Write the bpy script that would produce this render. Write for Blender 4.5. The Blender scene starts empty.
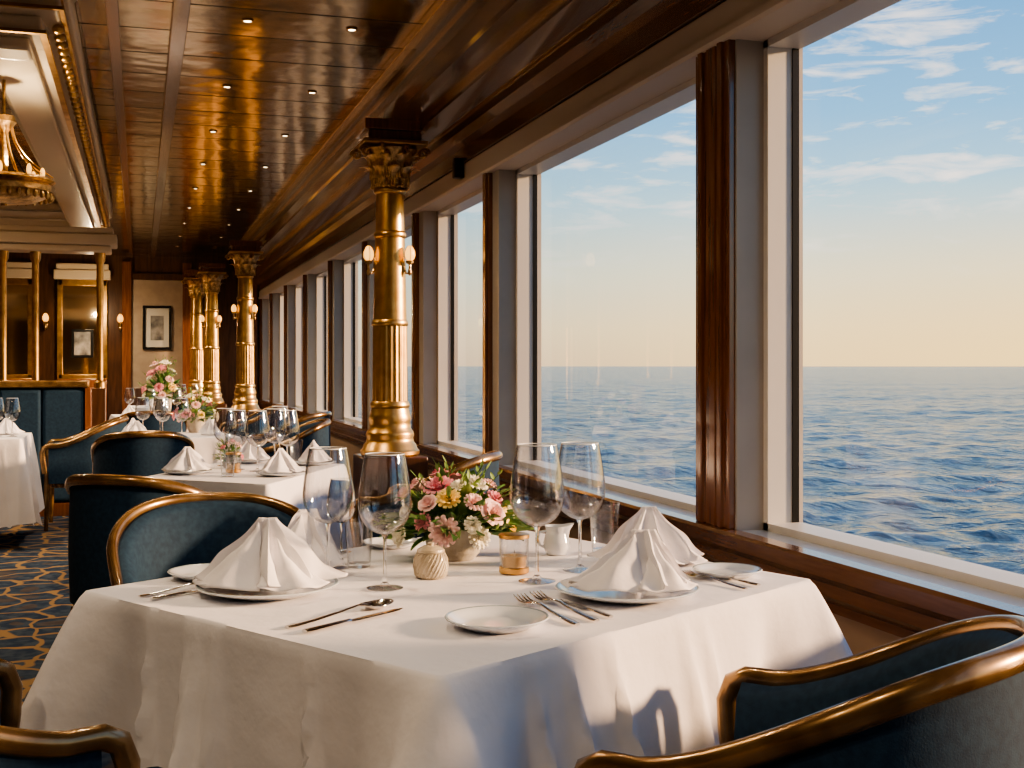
import bpy, math, random
import numpy as np
from math import sin, cos, pi, radians, sqrt
from mathutils import Vector, Matrix, noise
random.seed(7)
scene = bpy.context.scene
COL = scene.collection
YAW = 17.22
CO, SI = cos(radians(YAW)), sin(radians(YAW))
def plan(u, v):           # table-plan axes -> room axes (room y runs along the window wall)
    return (u*CO+v*SI, -u*SI+v*CO)

# ------------------------------------------------------------------ materials
def _new(name):
    m = bpy.data.materials.new(name); m.use_nodes = True
    nt = m.node_tree; nt.nodes.clear()
    out = nt.nodes.new('ShaderNodeOutputMaterial')
    return m, nt, out
def pbr(name, c, rough=.5, metal=0.0, c2=None, nscale=5, stretch=(1,1,1), bump=0, bscale=50, coat=0, sheen=0, emit=None, estr=0, rvar=0, detail=4, contrast=(.35,.65), spec=.5, bdist=.01):
    m, nt, out = _new(name); N = nt.nodes; L = nt.links
    p = N.new('ShaderNodeBsdfPrincipled'); L.new(p.outputs[0], out.inputs[0])
    p.inputs['Base Color'].default_value = (*c, 1)
    p.inputs['Roughness'].default_value = rough
    p.inputs['Metallic'].default_value = metal
    p.inputs['Coat Weight'].default_value = coat
    p.inputs['Coat Roughness'].default_value = .08
    p.inputs['Sheen Weight'].default_value = sheen
    p.inputs['Specular IOR Level'].default_value = spec
    if emit:
        p.inputs['Emission Color'].default_value = (*emit, 1); p.inputs['Emission Strength'].default_value = estr
    tc = N.new('ShaderNodeTexCoord'); mp = N.new('ShaderNodeMapping'); L.new(tc.outputs['Object'], mp.inputs[0])
    mp.inputs['Scale'].default_value = stretch
    if c2 is not None:
        n = N.new('ShaderNodeTexNoise'); n.inputs['Scale'].default_value = nscale; n.inputs['Detail'].default_value = detail
        L.new(mp.outputs[0], n.inputs['Vector'])
        r = N.new('ShaderNodeValToRGB'); L.new(n.outputs[0], r.inputs[0])
        r.color_ramp.elements[0].position = contrast[0]; r.color_ramp.elements[1].position = contrast[1]
        r.color_ramp.elements[0].color = (*c, 1); r.color_ramp.elements[1].color = (*c2, 1)
        L.new(r.outputs[0], p.inputs['Base Color'])
        if rvar:
            mr = N.new('ShaderNodeMapRange'); L.new(n.outputs[0], mr.inputs[0])
            mr.inputs[3].default_value = rough; mr.inputs[4].default_value = rough+rvar
            L.new(mr.outputs[0], p.inputs['Roughness'])
    if bump:
        n2 = N.new('ShaderNodeTexNoise'); n2.inputs['Scale'].default_value = bscale; n2.inputs['Detail'].default_value = 5
        L.new(mp.outputs[0], n2.inputs['Vector'])
        b = N.new('ShaderNodeBump'); b.inputs['Strength'].default_value = bump; b.inputs['Distance'].default_value = bdist
        L.new(n2.outputs[0], b.inputs['Height']); L.new(b.outputs[0], p.inputs['Normal'])
    return m
def thin_glass(name, f0=.04, edge=(.55,.6,.62), tint=(.98,.99,.99), power=5, start=.55):
    m, nt, out = _new(name); N = nt.nodes; L = nt.links
    lw = N.new('ShaderNodeLayerWeight'); lw.inputs[0].default_value = .5
    rp = N.new('ShaderNodeValToRGB'); L.new(lw.outputs['Facing'], rp.inputs[0])
    rp.color_ramp.elements[0].color = (*tint,1); rp.color_ramp.elements[0].position=start
    rp.color_ramp.elements[1].color = (*edge,1); rp.color_ramp.elements[1].position=1
    tr = N.new('ShaderNodeBsdfTransparent'); L.new(rp.outputs[0], tr.inputs[0])
    gl = N.new('ShaderNodeBsdfGlossy'); gl.inputs['Roughness'].default_value = 0.0
    pw = N.new('ShaderNodeMath'); pw.operation='POWER'; L.new(lw.outputs['Facing'], pw.inputs[0]); pw.inputs[1].default_value=power
    ma = N.new('ShaderNodeMath'); ma.operation='MULTIPLY_ADD'; L.new(pw.outputs[0], ma.inputs[0]); ma.inputs[1].default_value=(1-f0)*.9; ma.inputs[2].default_value=f0
    mx = N.new('ShaderNodeMixShader'); L.new(ma.outputs[0], mx.inputs[0]); L.new(tr.outputs[0], mx.inputs[1]); L.new(gl.outputs[0], mx.inputs[2])
    L.new(mx.outputs[0], out.inputs[0]); return m

M = {}
M['linen'] = pbr('white_linen', (.76,.75,.80), .85, c2=(.82,.81,.86), nscale=3, bump=.5, bscale=5, bdist=.02)
M['napkin'] = pbr('napkin_linen', (.81,.79,.83), .85, bump=.35, bscale=22, bdist=.008)
M['porc'] = pbr('white_porcelain', (.72,.76,.81), .12, coat=.5)
M['porcrim'] = pbr('porcelain_rim_band', (.40,.50,.57), .15, metal=.3)
M['gold'] = pbr('polished_gold', (.76,.49,.19), .27, metal=1, c2=(.52,.30,.105), nscale=9, rvar=.12)
M['goldl'] = pbr('carved_gilt', (.84,.57,.25), .32, metal=1, c2=(.38,.22,.09), nscale=26, bump=.5, bscale=70)
M['brass'] = pbr('aged_brass', (.72,.47,.21), .25, metal=1)
M['mahog'] = pbr('mahogany_gloss', (.125,.055,.025), .22, c2=(.105,.044,.020), nscale=22, stretch=(5,.4,5), coat=.5)
M['mahogv'] = pbr('mahogany_vertical', (.22,.085,.034), .2, c2=(.13,.045,.018), nscale=6, stretch=(7,7,.5), coat=.8)
M['dwood'] = pbr('dark_walnut', (.10,.045,.022), .28, c2=(.05,.022,.011), nscale=5, stretch=(5,5,.6), coat=.5)
M['cwood'] = pbr('gilded_chair_wood', (.38,.235,.105), .27, metal=.75, c2=(.18,.10,.04), nscale=14, coat=.5)
M['navy'] = pbr('navy_upholstery', (.009,.027,.058), .8, c2=(.014,.040,.078), nscale=60, bump=.2, bscale=300, bdist=.002, spec=.25)
M['glass'] = thin_glass('crystal_thin', .085, (.24,.26,.28), (.985,.99,1), 2.8, .68)
M['rimglint'] = pbr('rim_highlight_white', (.9,.92,.95), .05, coat=1, spec=1)  # opaque near-white: the glass rim's highlight is put into the colour
M['pane'] = thin_glass('window_pane_glass', .03, (.85,.88,.9), (.985,.99,.99), 5)
m, nt, out = _new('solid_crystal'); g = nt.nodes.new('ShaderNodeBsdfGlass'); g.inputs['IOR'].default_value=1.35; nt.links.new(g.outputs[0], out.inputs[0]); M['crystal']=m
M['silver'] = pbr('polished_silver', (.75,.71,.66), .14, metal=1)
M['beige'] = pbr('cream_valance', (.56,.49,.41), .55)
M['cream'] = pbr('cream_gloss_paint', (.78,.67,.50), .3, coat=.3)
M['white'] = pbr('white_window_paint', (.66,.64,.60), .35)
M['grey'] = pbr('grey_taupe_paint', (.38,.34,.29), .4, c2=(.42,.38,.33), nscale=4)
M['ledge'] = pbr('pale_sill_laminate', (.58,.61,.63), .22, coat=.3)
M['tan'] = pbr('tan_wall_covering', (.25,.17,.11), .6)
M['wallb'] = pbr('taupe_wallpaper', (.40,.31,.22), .6, c2=(.34,.26,.19), nscale=8)
M['leaf'] = pbr('leaf_green', (.045,.13,.03), .45, c2=(.10,.24,.06), nscale=14)
M['leafl'] = pbr('leaf_yellow_green', (.24,.36,.10), .5, c2=(.12,.22,.05), nscale=14)
M['pink'] = pbr('pink_petal', (.86,.28,.38), .6, c2=(.92,.48,.54), nscale=30)
M['blush'] = pbr('blush_petal', (.92,.54,.54), .6, c2=(.94,.72,.68), nscale=30)
M['ivory'] = pbr('ivory_petal', (.90,.84,.68), .6, c2=(.92,.90,.80), nscale=30)
M['apricot'] = pbr('apricot_petal', (.95,.66,.16), .6, c2=(.95,.78,.34), nscale=30)
M['stone'] = pbr('pale_mottled_stoneware', (.34,.30,.24), .5, c2=(.48,.44,.37), nscale=25, bump=.5, bscale=40)
M['jar'] = pbr('ivory_ceramic', (.48,.40,.28), .25, c2=(.62,.54,.42), nscale=20, coat=.4, bump=.4, bscale=50)
M['amber'] = pbr('amber_wax', (.42,.24,.06), .25, metal=.5, emit=(1,.5,.12), estr=.05)
M['lampg'] = pbr('lit_amber_glass', (.6,.32,.08), .35, emit=(1,.50,.11), estr=2.4)
M['lens'] = pbr('downlight_lens', (.9,.8,.6), .3, emit=(1,.78,.5), estr=12)
M['mirror'] = pbr('aged_mirror', (.75,.63,.46), .06, metal=1)
M['black'] = pbr('black_lacquer', (.01,.01,.01), .25)
M['mat'] = pbr('picture_mount', (.6,.57,.5), .7)
M['print'] = pbr('grey_print', (.05,.05,.055), .6, c2=(.35,.33,.3), nscale=6)
M['dark'] = pbr('dark_metal', (.03,.025,.02), .35, metal=.7)

# carpet
m, nt, out = _new('patterned_carpet'); N=nt.nodes; L=nt.links
p=N.new('ShaderNodeBsdfPrincipled'); L.new(p.outputs[0],out.inputs[0]); p.inputs['Roughness'].default_value=.95; p.inputs['Specular IOR Level'].default_value=.1
tc=N.new('ShaderNodeTexCoord')
wn_=N.new('ShaderNodeTexNoise'); wn_.inputs['Scale'].default_value=3.0; L.new(tc.outputs['Object'],wn_.inputs['Vector'])
wv=N.new('ShaderNodeVectorMath'); wv.operation='MULTIPLY_ADD'; L.new(wn_.outputs['Color'],wv.inputs[0]); wv.inputs[1].default_value=(.3,.3,0); L.new(tc.outputs['Object'],wv.inputs[2])
def vor(scale,lo,hi,a,b,feat='DISTANCE_TO_EDGE'):
    v=N.new('ShaderNodeTexVoronoi'); v.feature=feat; v.inputs['Scale'].default_value=scale; v.inputs['Randomness'].default_value=.6
    L.new(wv.outputs[0],v.inputs['Vector']); r=N.new('ShaderNodeValToRGB'); L.new(v.outputs['Distance'],r.inputs[0])
    e=r.color_ramp.elements; e[0].position=lo; e[0].color=a; e[1].position=hi; e[1].color=b; return r
r1=vor(4.4,.04,.07,(1,1,1,1),(0,0,0,1))
r2=vor(4.4,.26,.30,(1,1,1,1),(0,0,0,1),'F1')
v2=N.new('ShaderNodeTexNoise'); v2.inputs['Scale'].default_value=14; L.new(tc.outputs['Object'],v2.inputs['Vector'])
rb=N.new('ShaderNodeValToRGB'); L.new(v2.outputs[0],rb.inputs[0]); rb.color_ramp.elements[0].position=.42; rb.color_ramp.elements[1].position=.6
rb.color_ramp.elements[0].color=(.028,.048,.09,1); rb.color_ramp.elements[1].color=(.065,.09,.13,1)
mx2=N.new('ShaderNodeMix'); mx2.data_type='RGBA'; ml=N.new('ShaderNodeMath'); ml.operation='MULTIPLY'; ml.inputs[1].default_value=.4
L.new(r2.outputs[0],ml.inputs[0]); L.new(ml.outputs[0],mx2.inputs[0]); L.new(rb.outputs[0],mx2.inputs[6]); mx2.inputs[7].default_value=(.16,.10,.05,1)
mx=N.new('ShaderNodeMix'); mx.data_type='RGBA'; L.new(r1.outputs[0],mx.inputs[0]); L.new(mx2.outputs[2],mx.inputs[6]); mx.inputs[7].default_value=(.34,.22,.11,1)
L.new(mx.outputs[2],p.inputs['Base Color']); M['carpet']=m

# ceiling
m, nt, out = _new('bronze_ceiling_panels'); N=nt.nodes; L=nt.links
p=N.new('ShaderNodeBsdfPrincipled'); L.new(p.outputs[0],out.inputs[0])
tc=N.new('ShaderNodeTexCoord'); mp=N.new('ShaderNodeMapping'); L.new(tc.outputs['Object'],mp.inputs[0]); mp.inputs['Location'].default_value=(-.19,0,0)
bk=N.new('ShaderNodeTexBrick'); L.new(mp.outputs[0],bk.inputs[0]); bk.offset=0
bk.inputs['Scale'].default_value=1; bk.inputs['Brick Width'].default_value=1.19; bk.inputs['Row Height'].default_value=.50
bk.inputs['Mortar Size'].default_value=.008; bk.inputs['Mortar Smooth'].default_value=0; bk.inputs['Color1'].default_value=(.46,.34,.19,1); bk.inputs['Color2'].default_value=(.36,.26,.14,1); bk.inputs['Mortar'].default_value=(.015,.010,.006,1)
nz3=N.new('ShaderNodeTexNoise'); nz3.inputs['Scale'].default_value=2; nz3.inputs['Detail'].default_value=4; mp3=N.new('ShaderNodeMapping'); mp3.inputs['Scale'].default_value=(1.0,4,1); L.new(tc.outputs['Object'],mp3.inputs[0]); L.new(mp3.outputs[0],nz3.inputs['Vector'])
rz3=N.new('ShaderNodeMapRange'); L.new(nz3.outputs[0],rz3.inputs[0]); rz3.inputs[1].default_value=.3; rz3.inputs[2].default_value=.7; rz3.inputs[3].default_value=.85; rz3.inputs[4].default_value=1.05
vm=N.new('ShaderNodeVectorMath'); vm.operation='SCALE'; L.new(bk.outputs[0],vm.inputs[0]); L.new(rz3.outputs[0],vm.inputs['Scale']); L.new(vm.outputs[0],p.inputs['Base Color'])
mr_=N.new('ShaderNodeMapRange'); L.new(bk.outputs['Fac'],mr_.inputs[0]); mr_.inputs[3].default_value=.97; mr_.inputs[4].default_value=0; L.new(mr_.outputs[0],p.inputs['Metallic'])
mr2=N.new('ShaderNodeMapRange'); L.new(bk.outputs['Fac'],mr2.inputs[0]); mr2.inputs[3].default_value=.14; mr2.inputs[4].default_value=.9; L.new(mr2.outputs[0],p.inputs['Roughness'])
nz=N.new('ShaderNodeTexNoise'); nz.inputs['Scale'].default_value=3.2; L.new(tc.outputs['Object'],nz.inputs['Vector'])
bp=N.new('ShaderNodeBump'); bp.inputs['Strength'].default_value=.22; bp.inputs['Distance'].default_value=.03; L.new(nz.outputs[0],bp.inputs['Height']); L.new(bp.outputs[0],p.inputs['Normal'])
M['ceil']=m

# sea
m, nt, out = _new('ocean_water'); N=nt.nodes; L=nt.links
p=N.new('ShaderNodeBsdfPrincipled'); L.new(p.outputs[0],out.inputs[0]); p.inputs['Roughness'].default_value=.16; p.inputs['IOR'].default_value=1.33; p.inputs['Specular IOR Level'].default_value=.18
tc=N.new('ShaderNodeTexCoord')
hs=None; tot_=0
for sc,amp,st in ((.10,1.6,(1,.6,1)),(.32,.9,(1,.7,1)),(.9,.16,(1,.8,1))):
    mp=N.new('ShaderNodeMapping'); mp.inputs['Scale'].default_value=st; mp.inputs['Rotation'].default_value=(0,0,.9); L.new(tc.outputs['Object'],mp.inputs[0])
    n=N.new('ShaderNodeTexNoise'); n.inputs['Scale'].default_value=sc; n.inputs['Detail'].default_value=2; n.inputs['Distortion'].default_value=.8; L.new(mp.outputs[0],n.inputs['Vector'])
    a=N.new('ShaderNodeMath'); a.operation='MULTIPLY_ADD'; L.new(n.outputs[0],a.inputs[0]); a.inputs[1].default_value=amp; tot_+=amp
    if hs: L.new(hs.outputs[0],a.inputs[2])
    else: a.inputs[2].default_value=0
    hs=a
rr_=N.new('ShaderNodeValToRGB'); md=N.new('ShaderNodeMath'); md.operation='DIVIDE'; L.new(hs.outputs[0],md.inputs[0]); md.inputs[1].default_value=tot_; L.new(md.outputs[0],rr_.inputs[0])
e=rr_.color_ramp.elements; e[0].position=.40; e[0].color=(.028,.050,.070,1); e[1].position=.62; e[1].color=(.10,.142,.175,1); q=e.new(.5); q.color=(.048,.080,.107,1); L.new(rr_.outputs[0],p.inputs['Base Color'])  # wave light and shade put into the colour: dark troughs, lighter crests
bp=N.new('ShaderNodeBump'); bp.inputs['Strength'].default_value=.75; bp.inputs['Distance'].default_value=1.0; L.new(hs.outputs[0],bp.inputs['Height']); L.new(bp.outputs[0],p.inputs['Normal'])
M['sea']=m

# ------------------------------------------------------------------ mesh builder
class MB:
    def __init__(s): s.v=[]; s.f=[]; s.m=[]
    def add(s, vs, fs, mi=0, T=None):
        o=len(s.v)
        for q in vs:
            q=Vector(q)
            if T is not None: q=T@q
            s.v.append(tuple(q))
        for f in fs: s.f.append([i+o for i in f]); s.m.append(mi)
        return s
    def box(s,x0,x1,y0,y1,z0,z1,mi=0,T=None):
        vs=[(x0,y0,z0),(x1,y0,z0),(x1,y1,z0),(x0,y1,z0),(x0,y0,z1),(x1,y0,z1),(x1,y1,z1),(x0,y1,z1)]
        return s.add(vs,[(0,3,2,1),(4,5,6,7),(0,1,5,4),(1,2,6,5),(2,3,7,6),(3,0,4,7)],mi,T)
    def lathe(s,prof,n=32,mi=0,T=None,mis=None,flute=0,nfl=20):
        vs=[];fs=[]
        for r,z in prof:
            for i in range(n):
                a=2*pi*i/n; rr=r*(1-flute*abs(cos(a*nfl/2))**1.5) if flute else r
                vs.append((rr*cos(a),rr*sin(a),z))
        o=len(s.v)
        s.add(vs,[],mi,T)
        for k in range(len(prof)-1):
            for i in range(n):
                j=(i+1)%n
                s.f.append([o+k*n+i,o+k*n+j,o+(k+1)*n+j,o+(k+1)*n+i]); s.m.append(mis[k] if mis else mi)
        if prof[0][0]>1e-6: s.f.append([o+i for i in range(n)][::-1]); s.m.append(mi if not mis else mis[0])
        if prof[-1][0]>1e-6: s.f.append([o+(len(prof)-1)*n+i for i in range(n)]); s.m.append(mi if not mis else mis[-1])
        return s
    def shell(s,prof,n=32,mi=0,T=None):   # open lathe, no caps
        o=len(s.v); vs=[]
        for r,z in prof:
            for i in range(n):
                a=2*pi*i/n; vs.append((r*cos(a),r*sin(a),z))
        s.add(vs,[],mi,T)
        for k in range(len(prof)-1):
            for i in range(n):
                j=(i+1)%n; s.f.append([o+k*n+i,o+k*n+j,o+(k+1)*n+j,o+(k+1)*n+i]); s.m.append(mi)
        return s
    def tube(s,pts,rad,n=10,mi=0,T=None,closed=False):
        P=[Vector(q) for q in pts]; K=len(P)
        t0=(P[1]-P[0]).normalized(); nrm=Vector((0,0,1)) if abs(t0.z)<.9 else Vector((1,0,0))
        vs=[]
        for k in range(K):
            if closed: t=(P[(k+1)%K]-P[k-1]).normalized()
            else: t=(P[min(k+1,K-1)]-P[max(k-1,0)]).normalized()
            nrm=(nrm-t*nrm.dot(t)).normalized(); b=t.cross(nrm)
            r=rad(k/(K-1)) if callable(rad) else rad
            ra,rb=(r if isinstance(r,tuple) else (r,r))
            for i in range(n):
                a=2*pi*i/n; vs.append(P[k]+b*(ra*cos(a))+nrm*(rb*sin(a)))
        fs=[]
        for k in range(K if closed else K-1):
            for i in range(n):
                j=(i+1)%n; k2=(k+1)%K; fs.append((k*n+i,k*n+j,k2*n+j,k2*n+i))
        if not closed:
            fs.append(tuple(range(n))[::-1]); fs.append(tuple((K-1)*n+i for i in range(n)))
        return s.add(vs,fs,mi,T)
    def profy(s,poly,y0,y1,mi=0):
        n=len(poly); vs=[(x,y0,z) for x,z in poly]+[(x,y1,z) for x,z in poly]
        fs=[(i,(i+1)%n,n+(i+1)%n,n+i) for i in range(n)]
        fs+=[tuple(range(n))[::-1],tuple(range(n,2*n))]
        return s.add(vs,fs,mi)
    def sheet(s,fn,nu,nv,mi=0,T=None):
        vs=[fn(i/nu,j/nv) for j in range(nv+1) for i in range(nu+1)]
        fs=[(j*(nu+1)+i,j*(nu+1)+i+1,(j+1)*(nu+1)+i+1,(j+1)*(nu+1)+i) for j in range(nv) for i in range(nu)]
        return s.add(vs,fs,mi,T)
    def ell(s,c,r,mi=0,nu=16,nv=10,T=None):
        def f(u,v):
            a=2*pi*u; b=-pi/2+pi*v
            return (c[0]+r[0]*cos(b)*cos(a),c[1]+r[1]*cos(b)*sin(a),c[2]+r[2]*sin(b))
        return s.sheet(f,nu,nv,mi,T)
    def obj(s,name,mats,parent=None,sharp=38,bevel=0,smooth=True,label=None):
        me=bpy.data.meshes.new(name); me.from_pydata(s.v,[],s.f)
        if not isinstance(mats,(list,tuple)): mats=[mats]
        for q in mats: me.materials.append(M[q])
        me.polygons.foreach_set('material_index',s.m)
        import bmesh
        bm=bmesh.new(); bm.from_mesh(me); bmesh.ops.remove_doubles(bm,verts=bm.verts,dist=1e-5); bmesh.ops.recalc_face_normals(bm,faces=bm.faces); bm.to_mesh(me); bm.free()
        if smooth:
            me.polygons.foreach_set('use_smooth',[True]*len(me.polygons)); me.set_sharp_from_angle(angle=radians(sharp))
        me.update()
        o=bpy.data.objects.new(name,me); COL.objects.link(o)
        if parent is not None: o.parent=parent
        if bevel:
            b=o.modifiers.new('bevel','BEVEL'); b.width=bevel; b.segments=3; b.limit_method='ANGLE'
            b.harden_normals=False
        if label: o['label']=label
        return o
def thing(name,label,cat,loc=(0,0,0),rz=0,group=None):
    e=bpy.data.objects.new(name,None); e.empty_display_size=.1; COL.objects.link(e)
    e.location=loc; e.rotation_euler=(0,0,radians(rz)); tag(e,label,cat,group); return e
def tag(o,label,cat,group=None,kind=None):
    o['label']=label; o['category']=cat
    if group: o['group']=group
    if kind: o['kind']=kind
    return o
def struct(o,label,cat='structure'):
    o['kind']='structure'; o['label']=label; o['category']=cat; return o
def dup(src,loc,rz=0,scale=None,label=None):
    n=src.copy(); COL.objects.link(n); n.location=loc; n.rotation_euler=(0,0,radians(rz))
    if scale: n.scale=(scale,)*3 if not isinstance(scale,tuple) else scale
    if label: n['label']=label
    def rec(a,b):
        for c in list(a.children):
            d=c.copy(); COL.objects.link(d); d.parent=b; rec(c,d)
    rec(src,n); return n
def at(u,v,z): x,y=plan(u,v); return (x,y,z)

# ------------------------------------------------------------------ room shell
YF=20.0; YN=-3.5; XL=-6.0; ZC=3.0; WH=2.34
struct(MB().box(XL,1.9,YN,YF,-.05,0).obj('floor','carpet',smooth=False),'dark blue patterned carpet with gold tracery','floor')
struct(MB().box(XL,2.2,YN,YF,ZC,ZC+.06).obj('ceiling','ceil',smooth=False),'glossy bronze panelled ceiling','ceiling')
posts=[(-3.5,-3.2),(-1.0,-.74),(1.40,1.66),(3.6,3.86),(6.38,6.60),(8.23,8.47),(10.3,10.5),(12.3,12.5),(14.3,14.5),(16.3,16.5),(18.2,18.4),(19.8,20.0)]  # pier just outside the view is added to cast shade on the near cloth
b=MB(); b.box(1.9,2.15,YN,YF,0,.66,1); b.box(1.9,2.15,YN,YF,WH,3.0,2)
for y0,y1 in posts: b.box(1.9,2.15,y0,y1,.66,WH,0)
struct(b.obj('wall_right',['grey','tan','beige'],smooth=False),'window wall with taupe painted piers','wall')
b=MB(); b.box(XL,2.2,YF,YF+.1,0,ZC,0); struct(b.obj('wall_back','dwood',smooth=False),'dark walnut panelled end wall','wall')
struct(MB().box(XL-.1,XL,YN,YF,0,ZC).obj('wall_left','dwood',smooth=False),'dark wood panelled wall','wall')
struct(MB().box(XL,2.2,YN-.1,YN,0,ZC).obj('wall_near','wallb',smooth=False),'taupe papered wall','wall')
wn=0
for i in range(len(posts)-1):
    y0=posts[i][1]; y1=posts[i+1][0]; wn+=1
    b=MB()
    for (a,c,d,e,f,g,mi) in ((2.0,2.12,y0,y0+.03,.70,WH,0),(2.0,2.12,y1-.03,y1,.70,WH,0),(2.0,2.12,y0,y1,.70,.725,0),(2.0,2.12,y0,y1,WH-.025,WH,0)):
        b.box(a,c,d,e,f,g,mi)
    for (d,e) in ((y0+.03,y0+.036),(y1-.036,y1-.03)): b.box(2.09,2.115,d,e,.725,WH-.025,1)
    w=struct(b.obj('window_%d'%wn,['white','dark'],bevel=0,smooth=False),'large sea-view window in a white frame','window')
    MB().add([(2.10,y0+.03,.72),(2.10,y1-.03,.72),(2.10,y1-.03,WH-.02),(2.10,y0+.03,WH-.02)],[(0,1,2,3)]).obj('glass_pane','pane',parent=w,smooth=False)
tn=0
def trim(b,mats,label,bevel=.004,sharp=38):
    global tn; tn+=1
    return struct(b.obj('trim_%d'%tn,mats,bevel=bevel,sharp=sharp),label,'trim')
trim(MB().box(1.90,2.14,YN,YF,.66,.70),'ledge','pale glossy window sill')
trim(MB().profy([(1.90,.705),(1.845,.705),(1.835,.695),(1.835,.655),(1.85,.635),(1.85,.60),(1.875,.575),(1.875,.55),(1.90,.54)],YN,YF),'mahog','mahogany sill rail moulding',0,12)
for k,(y0,y1) in enumerate(posts[1:]):
    b=MB()
    if k<=2:
        b.box(1.875,1.902,y0+.01,y1,.705,WH+.02); b.box(1.862,1.88,y0+.045,y0+.075,.705,WH+.02); b.box(1.862,1.88,y1-.07,y1-.04,.705,WH+.02); b.box(1.868,1.88,y0+.10,y1-.095,.705,WH+.02)
    else:
        b.box(1.875,1.902,y1-.10,y1,.705,WH+.02); b.box(1.862,1.88,y1-.08,y1-.02,.705,WH+.02)
    trim(b,'mahogv','polished mahogany facing on a window pier')
trim(MB().profy([(1.38,3.0),(1.38,2.90),(1.43,2.90),(1.43,2.82),(1.47,2.77),(1.49,2.76),(1.65,2.76),(1.65,2.71),(1.77,2.67),(1.77,2.61),(1.80,2.57),(1.84,2.55),(1.845,2.47),(1.9,2.47),(1.9,3.0)],YN,YF),'mahog','stepped glossy mahogany cornice',0,12)
trim(MB().profy([(1.90,2.465),(1.862,2.465),(1.862,2.38),(1.85,2.375),(1.85,WH+.01),(1.862,WH),(1.90,WH)],YN,YF),'beige','cream blind valance above the windows',0,12)
b=MB(); b.box(1.355,1.385,YN,YF,2.955,3.0); trim(b,'brass','brass edge strip of the ceiling')
b=MB(); b.box(1.636,1.654,YN,YF,2.742,2.760); trim(b,'brass','brass bead on the cornice',0)
b=MB(); b.box(1.422,1.434,YN,YF,2.888,2.902); trim(b,'brass','slim brass line on the cornice',0)
b=MB(); b.box(1.762,1.774,YN,YF,2.660,2.674); trim(b,'brass','slim brass line on the lower cornice',0)
trim(MB().box(.15,.23,YN,YF,2.965,3.0),'mahog','mahogany ceiling batten')
trim(MB().box(-.16,-.10,YN,YF,2.975,3.0),'mahog','mahogany ceiling batten')
def ring(b,x0,x1,y0,y1,w,z0,z1,mi=0):
    b.box(x0,x1,y0,y0+w,z0,z1,mi); b.box(x0,x1,y1-w,y1,z0,z1,mi); b.box(x0,x0+w,y0+w,y1-w,z0,z1,mi); b.box(x1-w,x1,y0+w,y1-w,z0,z1,mi)
b=MB(); ring(b,-3.4,-.30,5.6,14.2,.5,2.90,3.0); ring(b,-3.36,-.34,5.66,14.14,.42,2.82,2.90); ring(b,-3.28,-.42,5.76,14.04,.3,2.74,2.82); ring(b,-3.22,-.48,5.84,13.96,.2,2.68,2.74)
trim(b,'cream','stepped cream ceiling coffer moulding',.015)
b=MB(); ring(b,-3.3,-.40,5.74,14.06,.03,2.735,2.75); ring(b,-3.37,-.33,5.64,14.16,.025,2.885,2.905); ring(b,-3.38,-.32,5.62,14.18,.02,2.815,2.83)
for i in range(60):      # egg-and-dart beads
    y=5.9+i*.137; b.ell((-.36,y,2.80),(.03,.035,.022),nu=8,nv=6)
trim(b,'gold','gilt beading on the ceiling coffer',0)
b=MB(); b.box(-.12,.68,YF-.04,YF,0,2.62,0); b.box(-.12,.68,YF-.07,YF,2.62,2.72,1); b.box(-.12,.68,YF-.07,YF,.0,.9,1)
trim(b,['wallb','dwood'],'taupe wallpapered panel between wood rails')
b=MB()
for x in (-.2,.72,1.75): b.box(x-.07,x+.07,YF-.1,YF,0,2.9)
trim(b,'mahogv','mahogany pilaster strips on the end wall')

# ------------------------------------------------------------------ sea : rolling waves near the ship, flat far water
rng=np.random.default_rng(5)
nr_,nc_=420,460
rad=np.exp(np.linspace(np.log(48),np.log(2600),nr_)); ang=np.linspace(radians(2),radians(118),nc_)   # angle from +y toward +x
RR,AA=np.meshgrid(rad,ang,indexing='ij'); X=RR*np.sin(AA); Y=RR*np.cos(AA); Z=np.zeros_like(X)
for k in range(46):
    wl=float(np.exp(rng.uniform(np.log(3.2),np.log(34)))); d=rng.normal(2.4,.75); am=.0082*wl**.84*rng.uniform(.5,1.2)
    ph=rng.uniform(0,2*pi); q=(X*np.cos(d)+Y*np.sin(d))*2*pi/wl+ph
    fade=1/(1+(RR*.010/wl)**2*3)
    Z+=am*fade*(2*(1-np.abs(np.sin(q/2)))**1.2-.8)
Z=Z-15.0; X=X+2.6
b=MB(); 
b.v=[tuple(q) for q in np.stack([X,Y,Z],-1).reshape(-1,3).tolist()]
idx=np.arange(nr_*nc_).reshape(nr_,nc_)
b.f=np.stack([idx[:-1,:-1],idx[:-1,1:],idx[1:,1:],idx[1:,:-1]],-1).reshape(-1,4).tolist(); b.m=[0]*len(b.f)
b.add([(2.6,-25000,-16.3),(60000,-25000,-16.3),(60000,60000,-16.3),(2.6,60000,-16.3)],[(0,1,2,3)])
o=b.obj('sea','sea',sharp=180)
tag(o,'steel blue rippling ocean reaching the horizon','sea',kind='stuff')

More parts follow.
